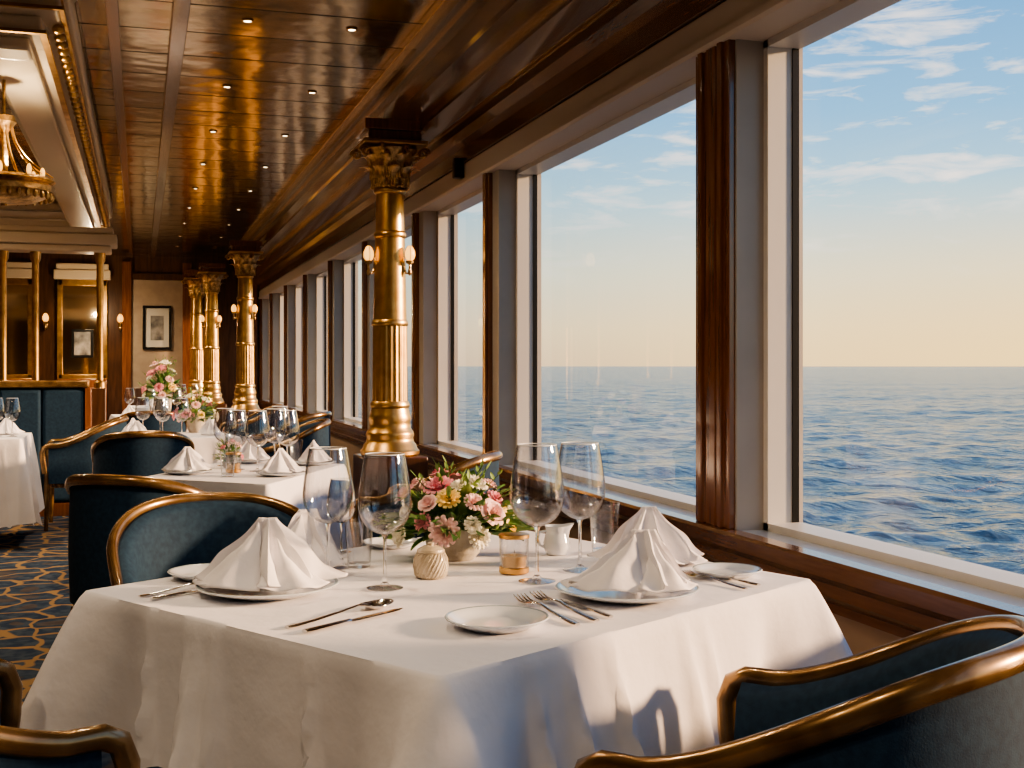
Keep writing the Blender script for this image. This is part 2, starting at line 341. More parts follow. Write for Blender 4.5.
# ------------------------------------------------------------------ columns
colp=thing('column','gilded fluted column with a carved leaf capital','column',(1.5,7.43,0),group='gilded columns along the windows')
MB().box(-.2,.2,-.2,.2,0,.69).box(-.215,.215,-.215,.215,0,.12).obj('pedestal','dwood',parent=colp,bevel=.01)
b=MB(); b.lathe([(.175,.69),(.185,.70),(.185,.72),(.172,.735),(.164,.76),(.150,.775),(.146,.80),(.152,.82),(.146,.84),(.130,.86),(.128,.90),(.134,.92),(.124,.95),(.117,.985),(.124,.995),(.124,1.01),(.115,1.03)],48); b.obj('base','gold',parent=colp)
b=MB(); b.lathe([(.110,1.02),(.109,1.2),(.107,1.50)],160,flute=.05,nfl=20); b.lathe([(.110,1.50),(.115,1.505),(.115,1.525),(.108,1.54)],48)
b.lathe([(.104,1.53),(.099,1.8),(.093,2.06)],96)
b.lathe([(.095,2.05),(.102,2.06),(.102,2.085),(.093,2.095)],48); b.lathe([(.091,2.09),(.086,2.33)],96); b.lathe([(.088,2.325),(.100,2.335),(.102,2.35),(.092,2.365)],48)
b.obj('shaft','gold',parent=colp,sharp=60)
b=MB(); b.lathe([(.09,2.35),(.098,2.42),(.12,2.50),(.155,2.575),(.175,2.60)],32)
def acan(b,ang,r0,z0,h,w,curl):
    def f(u,v):
        uu=(u-.5)*2; ww=w*(.55+.6*sin(pi*min(1,v*.9+.1)))*(1-.75*max(0,v-.6)/.4)
        wav=.010*abs(sin(uu*6))*(1-v)
        r=r0+.012+wav+curl*v**2.6-.010*uu*uu; z=z0+h*(sin(v*pi*.58))
        a=ang+uu*ww/(r0+.02)
        return (r*cos(a),r*sin(a),z)
    b.sheet(f,8,8)
for i in range(8):
    acan(b,i*pi/4,.100,2.36,.13,.040,.085); acan(b,i*pi/4+pi/8,.108,2.42,.145,.040,.10)
for i in range(8):
    a=pi/8+i*pi/4; pts=[]; R0=.215 if i%2 else .185
    for k in range(16):
        t=k/15*2.6*pi; rr=.036*(1-k/19); pts.append(((R0+rr*cos(t))*cos(a),(R0+rr*cos(t))*sin(a),2.578+rr*sin(t)))
    b.tube(pts,.010,6)
for i in range(24):
    a=2*pi*i/24; b.ell((.112*cos(a),.112*sin(a),2.372),(.010,.010,.010),nu=8,nv=6)
b.obj('capital','goldl',parent=colp,sharp=60)
b=MB(); b.box(-.20,.20,-.20,.20,2.615,2.64,0); b.box(-.165,.165,-.165,.165,2.64,2.70,1); b.box(-.19,.19,-.19,.19,2.70,2.765,1); b.obj('abacus_block',['gold','mahogv'],parent=colp,bevel=.006)
COLS=((1.5,7.43),(1.23,15.0),(1.02,18.4),(.86,19.7))
for x,y in COLS[1:]:
    dup(colp,(x,y,0))
sc=thing('wall_sconce','gilt wall light with a lit amber shade','wall light',group='gilt sconces on the columns')
b=MB(); b.tube([(0,0,.0),(0,-.02,-.05),(0,-.035,-.055),(0,-.045,-.02),(0,-.045,.01)],.008,8); b.lathe([(.0,.0),(.022,.01),(.026,.025),(.018,.03)],16,T=Matrix.Translation((0,-.045,0))); b.ell((0,-.0,0),(.025,.012,.055)); b.ell((0,-.045,-.045),(.012,.012,.022)); b.obj('bracket','goldl',parent=sc)
b=MB(); b.shell([(.014,.025),(.027,.038),(.033,.060),(.031,.085),(.020,.108),(.008,.120),(.0,.122)],20,T=Matrix.Translation((0,-.045,0))); b.obj('lamp_shade','lampg',parent=sc)
b=MB()
for i in range(5):
    a=2*pi*i/5; b.tube([((r+.002)*cos(a),(r+.002)*sin(a)-.045,z) for r,z in ((.014,.025),(.027,.038),(.033,.060),(.031,.085),(.020,.108),(.008,.120))],.0018,5)
b.obj('cage','gold',parent=sc)
def sconce(cx,cy,z,first=[True]):
    for ang in (-68,68):
        a=radians(ang); d=-YAW+ang
        r=.094; dx,dy=sin(radians(d))*r, -cos(radians(d))*r
        L=(cx+dx,cy+dy,z)
        if first[0]: sc.location=L; sc.rotation_euler=(0,0,radians(d)); first[0]=False
        else: dup(sc,L,d)
for x,y in COLS[:3]: sconce(x,y,1.88)

# ------------------------------------------------------------------ chair
ch=thing('dining_chair','navy upholstered tub chair with gilded wood rim','chair',group='navy tub chairs')
def upath(n=44,out=0.0):
    pts=[]
    rx=.30+out; ry=.30+out
    for i in range(9): pts.append((-rx,.26-.26*i/9,0))
    for i in range(n+1):
        a=pi*i/n; pts.append((-rx*cos(a),-ry*sin(a),0))
    for i in range(1,10): pts.append((rx,.26*i/9,0))
    return pts
def rimz(y):
    t=max(0,min(1,(.20-y)/.50)); t=t*t*(3-2*t)*.6+.4*t; return .645+.19*t
pts=[(x,y,rimz(y)) for x,y,_ in upath()]
tipL=[(-.295,.285,.44),(-.30,.30,.54),(-.30,.303,.595),(-.30,.290,.630)]; tipR=[(-x,y,z) for x,y,z in tipL[::-1]]
MB().tube(tipL+pts+tipR,lambda t:(.022,.016),12).obj('armrest_rim','cwood',parent=ch,sharp=70)
b=MB(); P0=upath(out=-.002); P1=upath(out=-.06)
npt=len(P0)
vs=[];fs=[]
rows=[(0,.38),(0,.5),(0,1.0),(.5,1.02),(1,.97),(1,.6),(1,.38)]
for i in range(npt):
    x0,y0,_=P0[i]; x1,y1,_=P1[i]; zt=rimz(y0)-.012
    for k,(s_,zz) in enumerate(rows):
        if zz==.38: z=.36
        elif zz==.5: z=.36+(zt-.36)*.45
        elif zz==.6: z=.36+(zt-.36)*.55
        else: z=zt*1.0+(zz-1.0)*.5
        bul=.018 if (k==5) else (.006 if k==1 else 0)
        q=s_ + (bul/.058 if k==5 else (-bul/.058 if k==1 else 0))
        vs.append((x0+(x1-x0)*q,y0+(y1-y0)*q,z))
nr=len(rows)
for i in range(npt-1):
    for k in range(nr):
        k2=(k+1)%nr; fs.append((i*nr+k,i*nr+k2,(i+1)*nr+k2,(i+1)*nr+k))
fs.append(tuple(range(nr))); fs.append(tuple((npt-1)*nr+k for k in range(nr))[::-1])
b.add(vs,fs); b.obj('backrest','navy',parent=ch,sharp=60)
def seatf(b,z0,z1,sx,sy,cy,dome,mi=0,n=48):
    rings=[(.0,z1+dome),(.5,z1+dome*.85),(.85,z1+dome*.35),(.97,z1-.01),(1.0,(z0+z1)/2),(.97,z0+.008),(.9,z0)]
    vs=[];fs=[]
    for rr,z in rings:
        for i in range(n):
            a=2*pi*i/n; c=cos(a); s_=sin(a); e=.55
            x=sx*rr*math.copysign(abs(c)**e,c); y=cy+sy*rr*math.copysign(abs(s_)**e,s_)
            if y<cy: x*=1-.35*((cy-y)/sy)**3
            vs.append((x,y,z))
    for k in range(len(rings)-1):
        for i in range(n):
            j=(i+1)%n; fs.append((k*n+i,k*n+j,(k+1)*n+j,(k+1)*n+i))
    fs.append(tuple((len(rings)-1)*n+i for i in range(n)))
    b.add(vs,fs,mi)
b=MB(); seatf(b,.38,.45,.245,.265,.02,.03); b.obj('seat','navy',parent=ch,sharp=70)
b=MB(); seatf(b,.32,.38,.27,.285,.01,0); b.obj('seat_rail','cwood',parent=ch)
for sx in (-1,1):
    MB().tube([(sx*.27,.27,.45),(sx*.275,.275,.33),(sx*.27,.275,.15),(sx*.265,.28,0)],lambda t:.024-.009*t,10).obj('leg','cwood',parent=ch)
    MB().tube([(sx*.19,-.20,.34),(sx*.20,-.23,.2),(sx*.22,-.28,0)],lambda t:.022-.008*t,10).obj('leg','cwood',parent=ch)
def chair_plan(u,v,fu,fv,label=None,first=False):
    ang=math.degrees(math.atan2(fv,fu))-90-YAW; x,y=plan(u,v)
    if first: ch.location=(x,y,0); ch.rotation_euler=(0,0,radians(ang)); return ch
    return dup(ch,(x,y,0),ang,label=label)
chair_plan(.52,1.94,-.85,.53,first=True)
chair_plan(-1.06,2.02,.77,.64)
chair_plan(-.84,3.47,.40,-.91)
chair_plan(-1.40,4.66,.3,.95)
chair_plan(-.36,5.62,-.98,.17)
for x,y,a in ((.02,7.95,0),(1.05,9.0,90),(-.40,9.98,90),(1.3,10.6,60),(0.1,11.4,0),(1.1,12.5,90),(-.75,12.6,-90),(.5,14.2,0)):
    dup(ch,(x,y,0),a)

# ------------------------------------------------------------------ tables and cloths
def cloth_mesh(corners,z,drop,seed=0,flare=.11,fold=.014,n=70,R=.014,cw=.085):
    rnd=random.Random(seed)
    C=[Vector(c) for c in corners]
    A=sum(C[i].x*C[(i+1)%4].y-C[(i+1)%4].x*C[i].y for i in range(4))
    if A<0: C=C[::-1]
    per=[]
    for i in range(4):
        p0,p1,p2=C[i-1],C[i],C[(i+1)%4]
        d0=(p1-p0).normalized(); d1=(p2-p1).normalized(); n0=Vector((d0.y,-d0.x)); n1=Vector((d1.y,-d1.x))
        for k in range(9):
            t=k/8; nn=(n0*(1-t)+n1*t).normalized()
            ctr=p1-(n0+n1).normalized()*R*1.35
            per.append((ctr+nn*R,nn,1.0))
        a=per[-1][0]
        d2=(C[(i+2)%4]-p2).normalized(); n2=Vector((d2.y,-d2.x))
        e=p2-(n1+n2).normalized()*R*1.35+n1*R
        Ln=(e-a).length
        for k in range(1,n):
            t=k/n; dc=min(t,1-t)*Ln
            per.append((a.lerp(e,t),n1,math.exp(-(dc/cw))-.36*math.exp(-((dc-.19)/.06)**2)))
    s=0; S=[0]
    for i in range(1,len(per)): s+=(per[i][0]-per[i-1][0]).length; S.append(s)
    tot=s+(per[0][0]-per[-1][0]).length
    ks=[(k,rnd.uniform(0,6.28),rnd.uniform(.4,1)) for k in (7,11,17,23)]
    pl=[(rnd.random()*tot,rnd.uniform(.9,2.2),rnd.uniform(.012,.030)) for _ in range(24)]
    ctr=sum(C,Vector((0,0)))/4
    b=MB(); N=len(per); vs=[]; rings=0
    for sc_ in (.5,.9,.985): 
        for p,nn,c in per: q=ctr+(p-ctr)*sc_; vs.append((q.x,q.y,z))
        rings+=1
    TT=[0,.015,.04,.1,.2,.3,.4,.5,.6,.7,.8,.9,.96,1]
    for t in TT:
        for (p,nn,c),ss in zip(per,S):
            f=.55*sum(w*sin(2*pi*k*ss/tot+ph) for k,ph,w in ks)/3
            for c0,am,wd in pl:
                dd=abs(ss-c0-.05*t); dd=min(dd,tot-dd)
                f+=am*max(0,1-dd/wd/(.5+.8*t))**1.2
            off=.004*min(1,t/.04)+.03*t+flare*c*t**.85+fold*f*t**.8*(1-.5*min(1,abs(c)))
            q=p+nn*off; zz=z-.002*(t>0)-drop*t*(1+.02*f-.05*c)
            vs.append((q.x,q.y,zz))
        rings+=1
    fs=[]
    for k in range(rings-1):
        for i in range(N):
            j=(i+1)%N; fs.append((k*N+i,k*N+j,(k+1)*N+j,(k+1)*N+i))
    fs.append(tuple(range(N)))
    b.add(vs,fs); return b
def table(corners_xy,drop,seed,label,flare=.11,fold=.016,lab2='white linen tablecloth hanging in soft folds'):
    c=[Vector(q) for q in corners_xy]; ctr=sum(c,Vector((0,0)))/4
    o=cloth_mesh(corners_xy,.752,drop,seed,flare,fold).obj('tablecloth','linen',sharp=70); tag(o,lab2,'tablecloth',group='white tablecloths')
    T=thing('dining_table',label,'table',(ctr.x,ctr.y,0),group='dining tables')
    inn=[(ctr+(q-ctr)*.965)-ctr for q in c]
    vs=[(q.x,q.y,.715) for q in inn]+[(q.x,q.y,.747) for q in inn]
    MB().add(vs,[(0,1,2,3)[::-1],(4,5,6,7),(0,1,5,4),(1,2,6,5),(2,3,7,6),(3,0,4,7)]).obj('tabletop','dwood',parent=T,smooth=False)
    MB().lathe([(.25,0),(.25,.02),(.10,.05),(.045,.10),(.04,.6),(.09,.70),(.09,.714)],24).obj('pedestal','dwood',parent=T)
    return o
table([plan(-.115,1.92),plan(.70,2.80),plan(-.05,3.75),plan(-.95,2.66)],.30,3,'square pedestal dining table set for four',flare=.12,fold=.025)
table([plan(-1.03,5.05),plan(-.85,6.10),plan(-1.48,6.40),plan(-1.66,5.35)],.42,5,'pedestal dining table set beside the column',flare=.07)
def sq(x,y,w,a=0,h=None):
    h=h or w; a=radians(a); r=[]
    for sx,sy in ((-1,-1),(1,-1),(1,1),(-1,1)):
        px,py=sx*w/2,sy*h/2; r.append((x+px*cos(a)-py*sin(a),y+px*sin(a)+py*cos(a)))
    return r
table(sq(.22,8.95,.80,8),.42,6,'pedestal dining table with a white cloth',.06)
table(sq(-1.20,9.22,.85),.60,8,'pedestal dining table with a long white cloth',.06)
table(sq(.2,12.6,.9,5),.42,9,'pedestal dining table with a white cloth',.06)
table(sq(.35,15.4,.9,5),.42,10,'pedestal dining table with a white cloth',.06)

# ------------------------------------------------------------------ tableware
ZT=.7535
def plate_obj(r):
    b=MB(); b.lathe([(0,.004),(r*.55,.004),(r*.6,.0),(r*.66,.001),(r*.78,.008),(r*.985,.0175),(r,.020),(r*.985,.0215),(r*.94,.0205),(r*.80,.0135),(r*.68,.007),(r*.5,.006),(0,.006)],56,mis=[0,0,0,0,0,0,0,1,0,0,0,0])
    return b.obj('plate',['porc','porcrim'],sharp=50)
pl=plate_obj(.155); tag(pl,'large white porcelain dinner plate under a napkin','plate',group='dinner plates'); pl.location=at(-.535,2.63,ZT)
dup(pl,at(.2486,2.594,ZT))
ps=plate_obj(.10); tag(ps,'small white porcelain side plate on the cloth','plate',group='side plates'); ps.location=at(-.0286,2.285,ZT)
dup(ps,at(-.715,2.815,ZT),scale=.9); dup(ps,at(.51,2.845,ZT),scale=.82); dup(ps,at(-.33,3.30,ZT),scale=.8)
for q in ((-1.5,5.55),(-1.05,5.45),(-1.00,6.05),(-1.35,6.17)): dup(pl,at(q[0],q[1],ZT),scale=.72)

def napkin_mesh(w,dp,h,seed,lean=(0,0),ridge=(.03,0),nR=9):
    rnd=random.Random(seed); b=MB(); na=264; nr=30
    R_=sorted([((i+rnd.uniform(-.32,.32))/nR%1.0,rnd.uniform(.82,1.14),rnd.uniform(-.10,.34),rnd.uniform(.32,.74),rnd.uniform(.6,1.3)) for i in range(nR)])
    vs=[];fs=[]
    for j in range(nr+1):
        ro=j/nr
        for i in range(na):
            u=i/na
            k=max([m for m in range(nR) if R_[m][0]<=u],default=-1)
            A_=R_[k] if k>=0 else (R_[-1][0]-1,)+R_[-1][1:]; B_=R_[k+1] if k+1<nR else (R_[0][0]+1,)+R_[0][1:]
            t=(u-A_[0])/(B_[0]-A_[0]); tv=A_[3]
            g=(1-t/tv) if t<tv else (t-tv)/(1-tv)
            g=.65*g**1.1+.35*g*g*(3-2*g)
            Lr=A_[1]*(1-t)+B_[1]*t; eb=A_[2]*(1-t)+B_[2]*t; dpth=A_[4]
            R=Lr*(.80+.22*g)
            e_=1.0+eb+.75*dpth*(1-g)
            zz=h*((1-ro)**e_)
            a=2*pi*(u+.05*sin(ro*3+seed)*(1-g))
            x=w/2*ro*R*cos(a)+(lean[0]+ridge[0]*cos(a))*(1-ro)**1.1; y=dp/2*ro*R*sin(a)+(lean[1]+ridge[1]*cos(a)+.004*sin(2*a))*(1-ro)**1.1
            nv=noise.noise(Vector((x*20,y*20,seed+ro*2.2)))
            zz+=.014*nv*sin(pi*min(1,ro*1.1+.05))+.006
            zz+=.014*g*ro*dpth
            rr=1+.08*nv
            vs.append((x*rr,y*rr,max(.002,zz)))
    for j in range(nr):
        for i in range(na):
            i2=(i+1)%na; fs.append((j*na+i,j*na+i2,(j+1)*na+i2,(j+1)*na+i))
    b.add(vs,fs)
    for q,(ua,sp,hh,off) in enumerate(((.63,.17,.95,-.7),(.84,.13,.80,.6),(.50,.11,.62,-.5))):
        a0=2*pi*(ua+rnd.uniform(-.03,.03)); s2=sp*2*pi*.8
        A=Vector((lean[0]+ridge[0]*off,lean[1]+ridge[1]*off-.003,h*hh))
        B=Vector((w/2*.98*cos(a0-s2),dp/2*.98*sin(a0-s2),.008)); Cc=Vector((w/2*1.0*cos(a0+s2),dp/2*1.02*sin(a0+s2),.008)); D=Vector((w/2*1.10*cos(a0),dp/2*1.14*sin(a0),.005))
        mid=Vector((cos(a0),sin(a0),.6))
        def f(u,v,A=A,B=B,Cc=Cc,D=D,mid=mid,q=q):
            uu=2*u-1; e=B*(1-u)**2+D*(2*u*(1-u))+Cc*u*u+ (D-(B+Cc)/2)*.4*(1-uu*uu); p=A.lerp(e,v)
            p=p+mid*(.013*sin(pi*v)*(1-uu*uu)-.004*sin(pi*v)+.006+.006*sin(u*11+q*2)*v); p.z-=.12*h*sin(pi*v)
            nv=noise.noise(Vector((p.x*22,p.y*22,seed+q*3+p.z*18))); p=p+mid*(.007*nv)
            p.z=max(p.z,.004); return p
        b.sheet(f,18,18)
    o=b.obj('napkin','napkin',sharp=48); sm=o.modifiers.new('thick','SOLIDIFY'); sm.thickness=.0015
    return o
n1=napkin_mesh(.29,.22,.140,23,(.0,.0),(.018,.004),9); tag(n1,'white linen napkin loosely folded to a peak on a plate','napkin',group='folded napkins'); n1.location=at(-.535,2.63,ZT+.018); n1.rotation_euler=(0,0,radians(-17))
n2=napkin_mesh(.28,.20,.118,31,(.025,0),(.025,0),9); tag(n2,'white linen napkin loosely fanned on a plate','napkin',group='folded napkins'); n2.location=at(.262,2.60,ZT+.018); n2.rotation_euler=(0,0,radians(-10))
dup(n2,at(-.525,2.965,ZT),15,(.92,.86,1.14)); dup(n1,at(.345,3.03,ZT),150,(.90,.82,.97))
for q,r in (((-1.5,5.55),0),((-1.00,6.05),70),((-1.05,5.45),30),((-1.35,6.17),140)): dup(n1,at(q[0],q[1],ZT+.014),r,(.72,.72,.75))
for x,y,r in ((-.02,8.72,20),(.48,8.95,100),(-.05,9.2,50),(-.93,9.45,0),(-.1,12.35,40),(.52,12.65,0),(.15,15.2,30)): dup(n1,(x,y,ZT),r,(.72,.72,.8))

def wineglass(name,label,H,bw,rw,stem,foot,group):
    g_=thing(name,label,'wine glass',group=group)
    b=MB(); b.lathe([(0,.001),(foot,.0005),(foot,.0020),(foot*.8,.0035),(foot*.3,.007),(.006,.014),(.0,.016)],40); b.obj('foot','glass',parent=g_)
    MB().lathe([(.0,.010),(.0055,.013),(.0040,.03),(.0035,stem*.6),(.0042,stem-.01),(.009,stem+.003),(.0,stem+.006)],16).obj('stem','crystal',parent=g_)
    bh=H-stem; prof=[(.004,stem),(.022,stem+bh*.03),(bw*.70,stem+bh*.11),(bw*.91,stem+bh*.22),(bw*.99,stem+bh*.33),(bw,stem+bh*.41),(bw*.96,stem+bh*.56),(bw*.88,stem+bh*.74),(bw*.80,stem+bh*.9),(rw,stem+bh)]
    pr=[]
    for i in range(len(prof)-1):
        for t in (0,.5):
            p0=prof[max(i-1,0)];p1=prof[i];p2=prof[i+1];p3=prof[min(i+2,len(prof)-1)]
            f=lambda a,b_,c,d:.5*((2*b_)+(-a+c)*t+(2*a-5*b_+4*c-d)*t*t+(-a+3*b_-3*c+d)*t**3)
            pr.append((f(p0[0],p1[0],p2[0],p3[0]),f(p0[1],p1[1],p2[1],p3[1])))
    pr.append(prof[-1])
    bb=MB(); bb.shell(pr,48); bb.shell([(r-.0022,z+.0022*(1-i/len(pr))) for i,(r,z) in enumerate(pr) if r>.01],48); bb.tube([((rw-.001)*cos(2*pi*i/48),(rw-.001)*sin(2*pi*i/48),H) for i in range(48)],.0013,6,mi=1,closed=True)
    bb.obj('bowl',['glass','rimglint'],parent=g_,sharp=80); return g_
wg=wineglass('wine_glass','large clear stemmed wine glass',.300,.060,.0445,.120,.041,'tall wine glasses')
wg.location=at(-.44,2.87,ZT)
dup(wg,at(-.284,2.68,ZT)); dup(wg,at(.0576,2.765,ZT),scale=1.05); dup(wg,at(.165,2.913,ZT),scale=1.03)
dup(wg,at(-.455,3.20,ZT),scale=.65,label='small clear stemmed wine glass')
for q in ((-1.32,5.75),(-1.20,5.66),(-1.17,5.92),(-1.43,5.98),(-1.07,5.72),(-1.22,6.3)): dup(wg,at(q[0],q[1],ZT),scale=.95)
for x,y in ((.15,8.68),(.28,8.72),(.02,9.0),(.14,9.12),(-.86,9.12),(-.97,9.2),(.1,12.25),(.35,12.35),(-.1,12.85),(.5,15.4),(.35,15.6),(.65,15.5)): dup(wg,(x,y,ZT),scale=.9)
tb=MB(); tb.lathe([(0,.0),(.026,0),(.028,.003),(.036,.115),(.0345,.115),(.0265,.010),(0,.008)],32); tb=tb.obj('tumbler','glass'); tag(tb,'clear straight water tumbler','tumbler',group='water tumblers')
tb.location=at(-.378,2.965,ZT); dup(tb,at(.245,3.19,ZT),scale=1.15); dup(tb,at(-1.28,5.4,ZT)); dup(tb,at(-1.12,6.22,ZT))
j=thing('lidded_jar','small ivory ribbed ceramic condiment jar','jar',at(-.191,2.82,ZT)); j.scale=(.92,.92,.88)
b=MB(); prof=[(0,0),(.032,0),(.040,.008),(.043,.03),(.042,.05),(.034,.066)]
b.lathe(prof+[(0,.066)],40)
for i in range(26):
    a=2*pi*i/26; b.tube([((r+.0005)*cos(a+.25*k),(r+.0005)*sin(a+.25*k),z) for k,(r,z) in enumerate(prof[1:])],.002,6)
b.obj('body','jar',parent=j); MB().lathe([(.034,.066),(.036,.07),(.034,.076),(.02,.084),(.008,.086),(.009,.092),(.0,.096)],32).obj('lid','jar',parent=j)
c=thing('candle_holder','small glass votive with amber candle wax','candle',at(.005,2.88,ZT))
MB().lathe([(0,.0),(.032,0),(.034,.004),(.036,.092),(.034,.092),(.031,.010),(0,.008)],32).obj('glass_cup','glass',parent=c)
MB().lathe([(0,.012),(.029,.012),(.031,.042),(0,.043)],32).obj('wax','amber',parent=c)
MB().tube([(0,0,.042),(.001,0,.054)],.001,6).obj('wick','black',parent=c)
b=MB(); b.lathe([(.035,.084),(.0375,.086),(.0375,.093),(.035,.094)],32); b.lathe([(.0335,.001),(.036,.003),(.0365,.014),(.0345,.016)],32); b.obj('rim_band','gold',parent=c)
d=dup(c,at(-1.30,5.60,ZT))
c=thing('creamer','small white porcelain creamer jug','jug',at(.118,3.17,ZT))
def cr(u,v):
    a=2*pi*u; pr=[.026,.034,.036,.032,.028,.031]; k=v*5; i=min(4,int(k)); r=pr[i]*(1-(k-i))+pr[i+1]*(k-i)
    sp=max(0,cos(a))**8*.018*max(0,v-.6)/.4
    return ((r+sp)*cos(a),(r+sp)*sin(a),.075*v+sp*.3)
b=MB(); b.sheet(cr,36,15); b.lathe([(0,.001),(.026,.001),(.026,.0)],24); b.obj('body','porc',parent=c)
MB().tube([(-.030,0,.062),(-.048,0,.060),(-.053,0,.042),(-.046,0,.025),(-.034,0,.020)],.0035,8).obj('handle','porc',parent=c)

def strip(b,secs,th=.0018):
    vs=[];fs=[];n=8
    for x,w,z in secs:
        for i in range(n):
            a=2*pi*i/n; vs.append((x,w/2*cos(a),z+th*sin(a)+th))
    for k in range(len(secs)-1):
        for i in range(n):
            jn=(i+1)%n; fs.append((k*n+i,k*n+jn,(k+1)*n+jn,(k+1)*n+i))
    fs.append(tuple(range(n))[::-1]); fs.append(tuple((len(secs)-1)*n+i for i in range(n)))
    b.add(vs,fs)
def fork():
    b=MB(); strip(b,[(0,.010,.001),(.01,.017,.001),(.05,.013,.002),(.09,.008,.004),(.125,.006,.008),(.145,.009,.008),(.155,.021,.006),(.172,.025,.003)])
    for k in range(4):
        y=(k-1.5)*.0068; bb=MB(); strip(bb,[(.168,.0045,.003),(.19,.0038,.003),(.21,.0032,.007),(.216,.0015,.009)]); b.add([(x,yy+y,z) for x,yy,z in bb.v],bb.f)
    return b.obj('fork','silver')
def knife():
    b=MB(); strip(b,[(0,.012,.001),(.01,.018,.001),(.06,.014,.001),(.10,.010,.001)],.003); strip(b,[(.095,.010,.002),(.11,.016,.002),(.17,.019,.002),(.21,.016,.002),(.225,.004,.002)],.0010); return b.obj('knife','silver')
def spoon():
    b=MB(); strip(b,[(0,.010,.001),(.01,.017,.001),(.05,.012,.002),(.10,.007,.005),(.14,.006,.009),(.155,.010,.007)])
    def f(u,v):
        x=.150+.062*v; w=.021*sqrt(max(0,1-(2*v-1)**2))*(1.0-.12*(v-.5)); uu=2*u-1
        return (x,uu*w,.009-.0085*(1-uu*uu)*sin(pi*v)-.002*sin(pi*v))
    b.sheet(f,12,14); o=b.obj('spoon','silver'); s_=o.modifiers.new('t','SOLIDIFY'); s_.thickness=.0012; return o
fk=fork(); kn=knife(); sp=spoon()
tag(fk,'polished silver dinner fork','fork',group='silver cutlery'); tag(kn,'polished silver dinner knife','knife',group='silver cutlery'); tag(sp,'polished silver spoon on the cloth','spoon')
def lay(o,u0,v0,u1,v1,first=False,dz=0,sc_=1.0):
    x0,y0=plan(u0,v0); x1,y1=plan(u1,v1); a=math.degrees(math.atan2(y1-y0,x1-x0))
    if first: o.location=(x0,y0,ZT+dz); o.rotation_euler=(0,0,radians(a)); o.scale=(sc_,)*3
    else: return dup(o,(x0,y0,ZT+dz),a,scale=sc_)
lay(sp,-.425,2.265,-.257,2.485,True,sc_=1.35)
lay(kn,-.385,2.225,-.225,2.44,True,sc_=1.2)
lay(fk,.125,2.29,-.0,2.57,True,sc_=1.25); lay(fk,.165,2.325,.035,2.60,sc_=1.25)
lay(kn,.195,2.36,.06,2.63,sc_=.9)
lay(fk,.52,2.66,.40,2.87); lay(kn,.555,2.70,.43,2.92)
lay(kn,-.765,2.545,-.62,2.72); lay(fk,-.80,2.575,-.66,2.75)

# ------------------------------------------------------------------ flowers
def rose_mesh(kind):
    b=MB(); rnd=random.Random(kind)
    if kind==0:
        lay_=[(3,.16,1.0,.02),(5,.34,.95,.05),(6,.58,.80,.12),(7,.84,.58,.22)]
    else:
        lay_=[(6,.2,.95,.05),(9,.42,.9,.1),(11,.66,.75,.16),(13,.88,.5,.2)]
    for k,(n,R,Hh,cu) in enumerate(lay_):
        for i in range(n):
            a0=2*pi*(i+rnd.random()*.3)/n+k; wid=(1.25 if kind==0 else .9)*2*pi/n/2*1.15
            def f(u,v,a0=a0,R=R,Hh=Hh,cu=cu,wid=wid):
                uu=2*u-1; ww=wid*sin(pi*(.15+.75*v))**.5
                r=R*(.25+.75*sin(v*pi/2))+cu*max(0,v-.7)/.3+.04*uu*uu*(-1)
                z=Hh*(v**.8)-cu*.8*(max(0,v-.75)/.25)**2-.10*uu*uu*v
                a=a0+uu*ww; return (r*cos(a),r*sin(a),z-.3)
            b.sheet(f,5,6)
    return b
FM={}
def flower_mesh(kind,mt):
    if (kind,mt) not in FM:
        o=rose_mesh(kind).obj('rose' if kind==0 else 'carnation',mt,sharp=80); FM[(kind,mt)]=o.data; bpy.data.objects.remove(o)
    return FM[(kind,mt)]
def leafadd(b,base,d,L_,w,droop,mi,rnd):
    d=d.normalized(); side=d.cross(Vector((0,0,1)))
    if side.length<.1: side=Vector((1,0,0))
    side.normalize(); side=(Matrix.Rotation(rnd.uniform(-.7,.7),3,d)@side); nr=side.cross(d)
    def f(u,v):
        uu=2*u-1; ww=w*sin(pi*v**.8)**.9+.0004
        p=base+d*(L_*v)+side*(uu*ww)+nr*(.25*w*uu*uu)-Vector((0,0,droop*v*v)); return p
    b.sheet(f,4,7,mi)
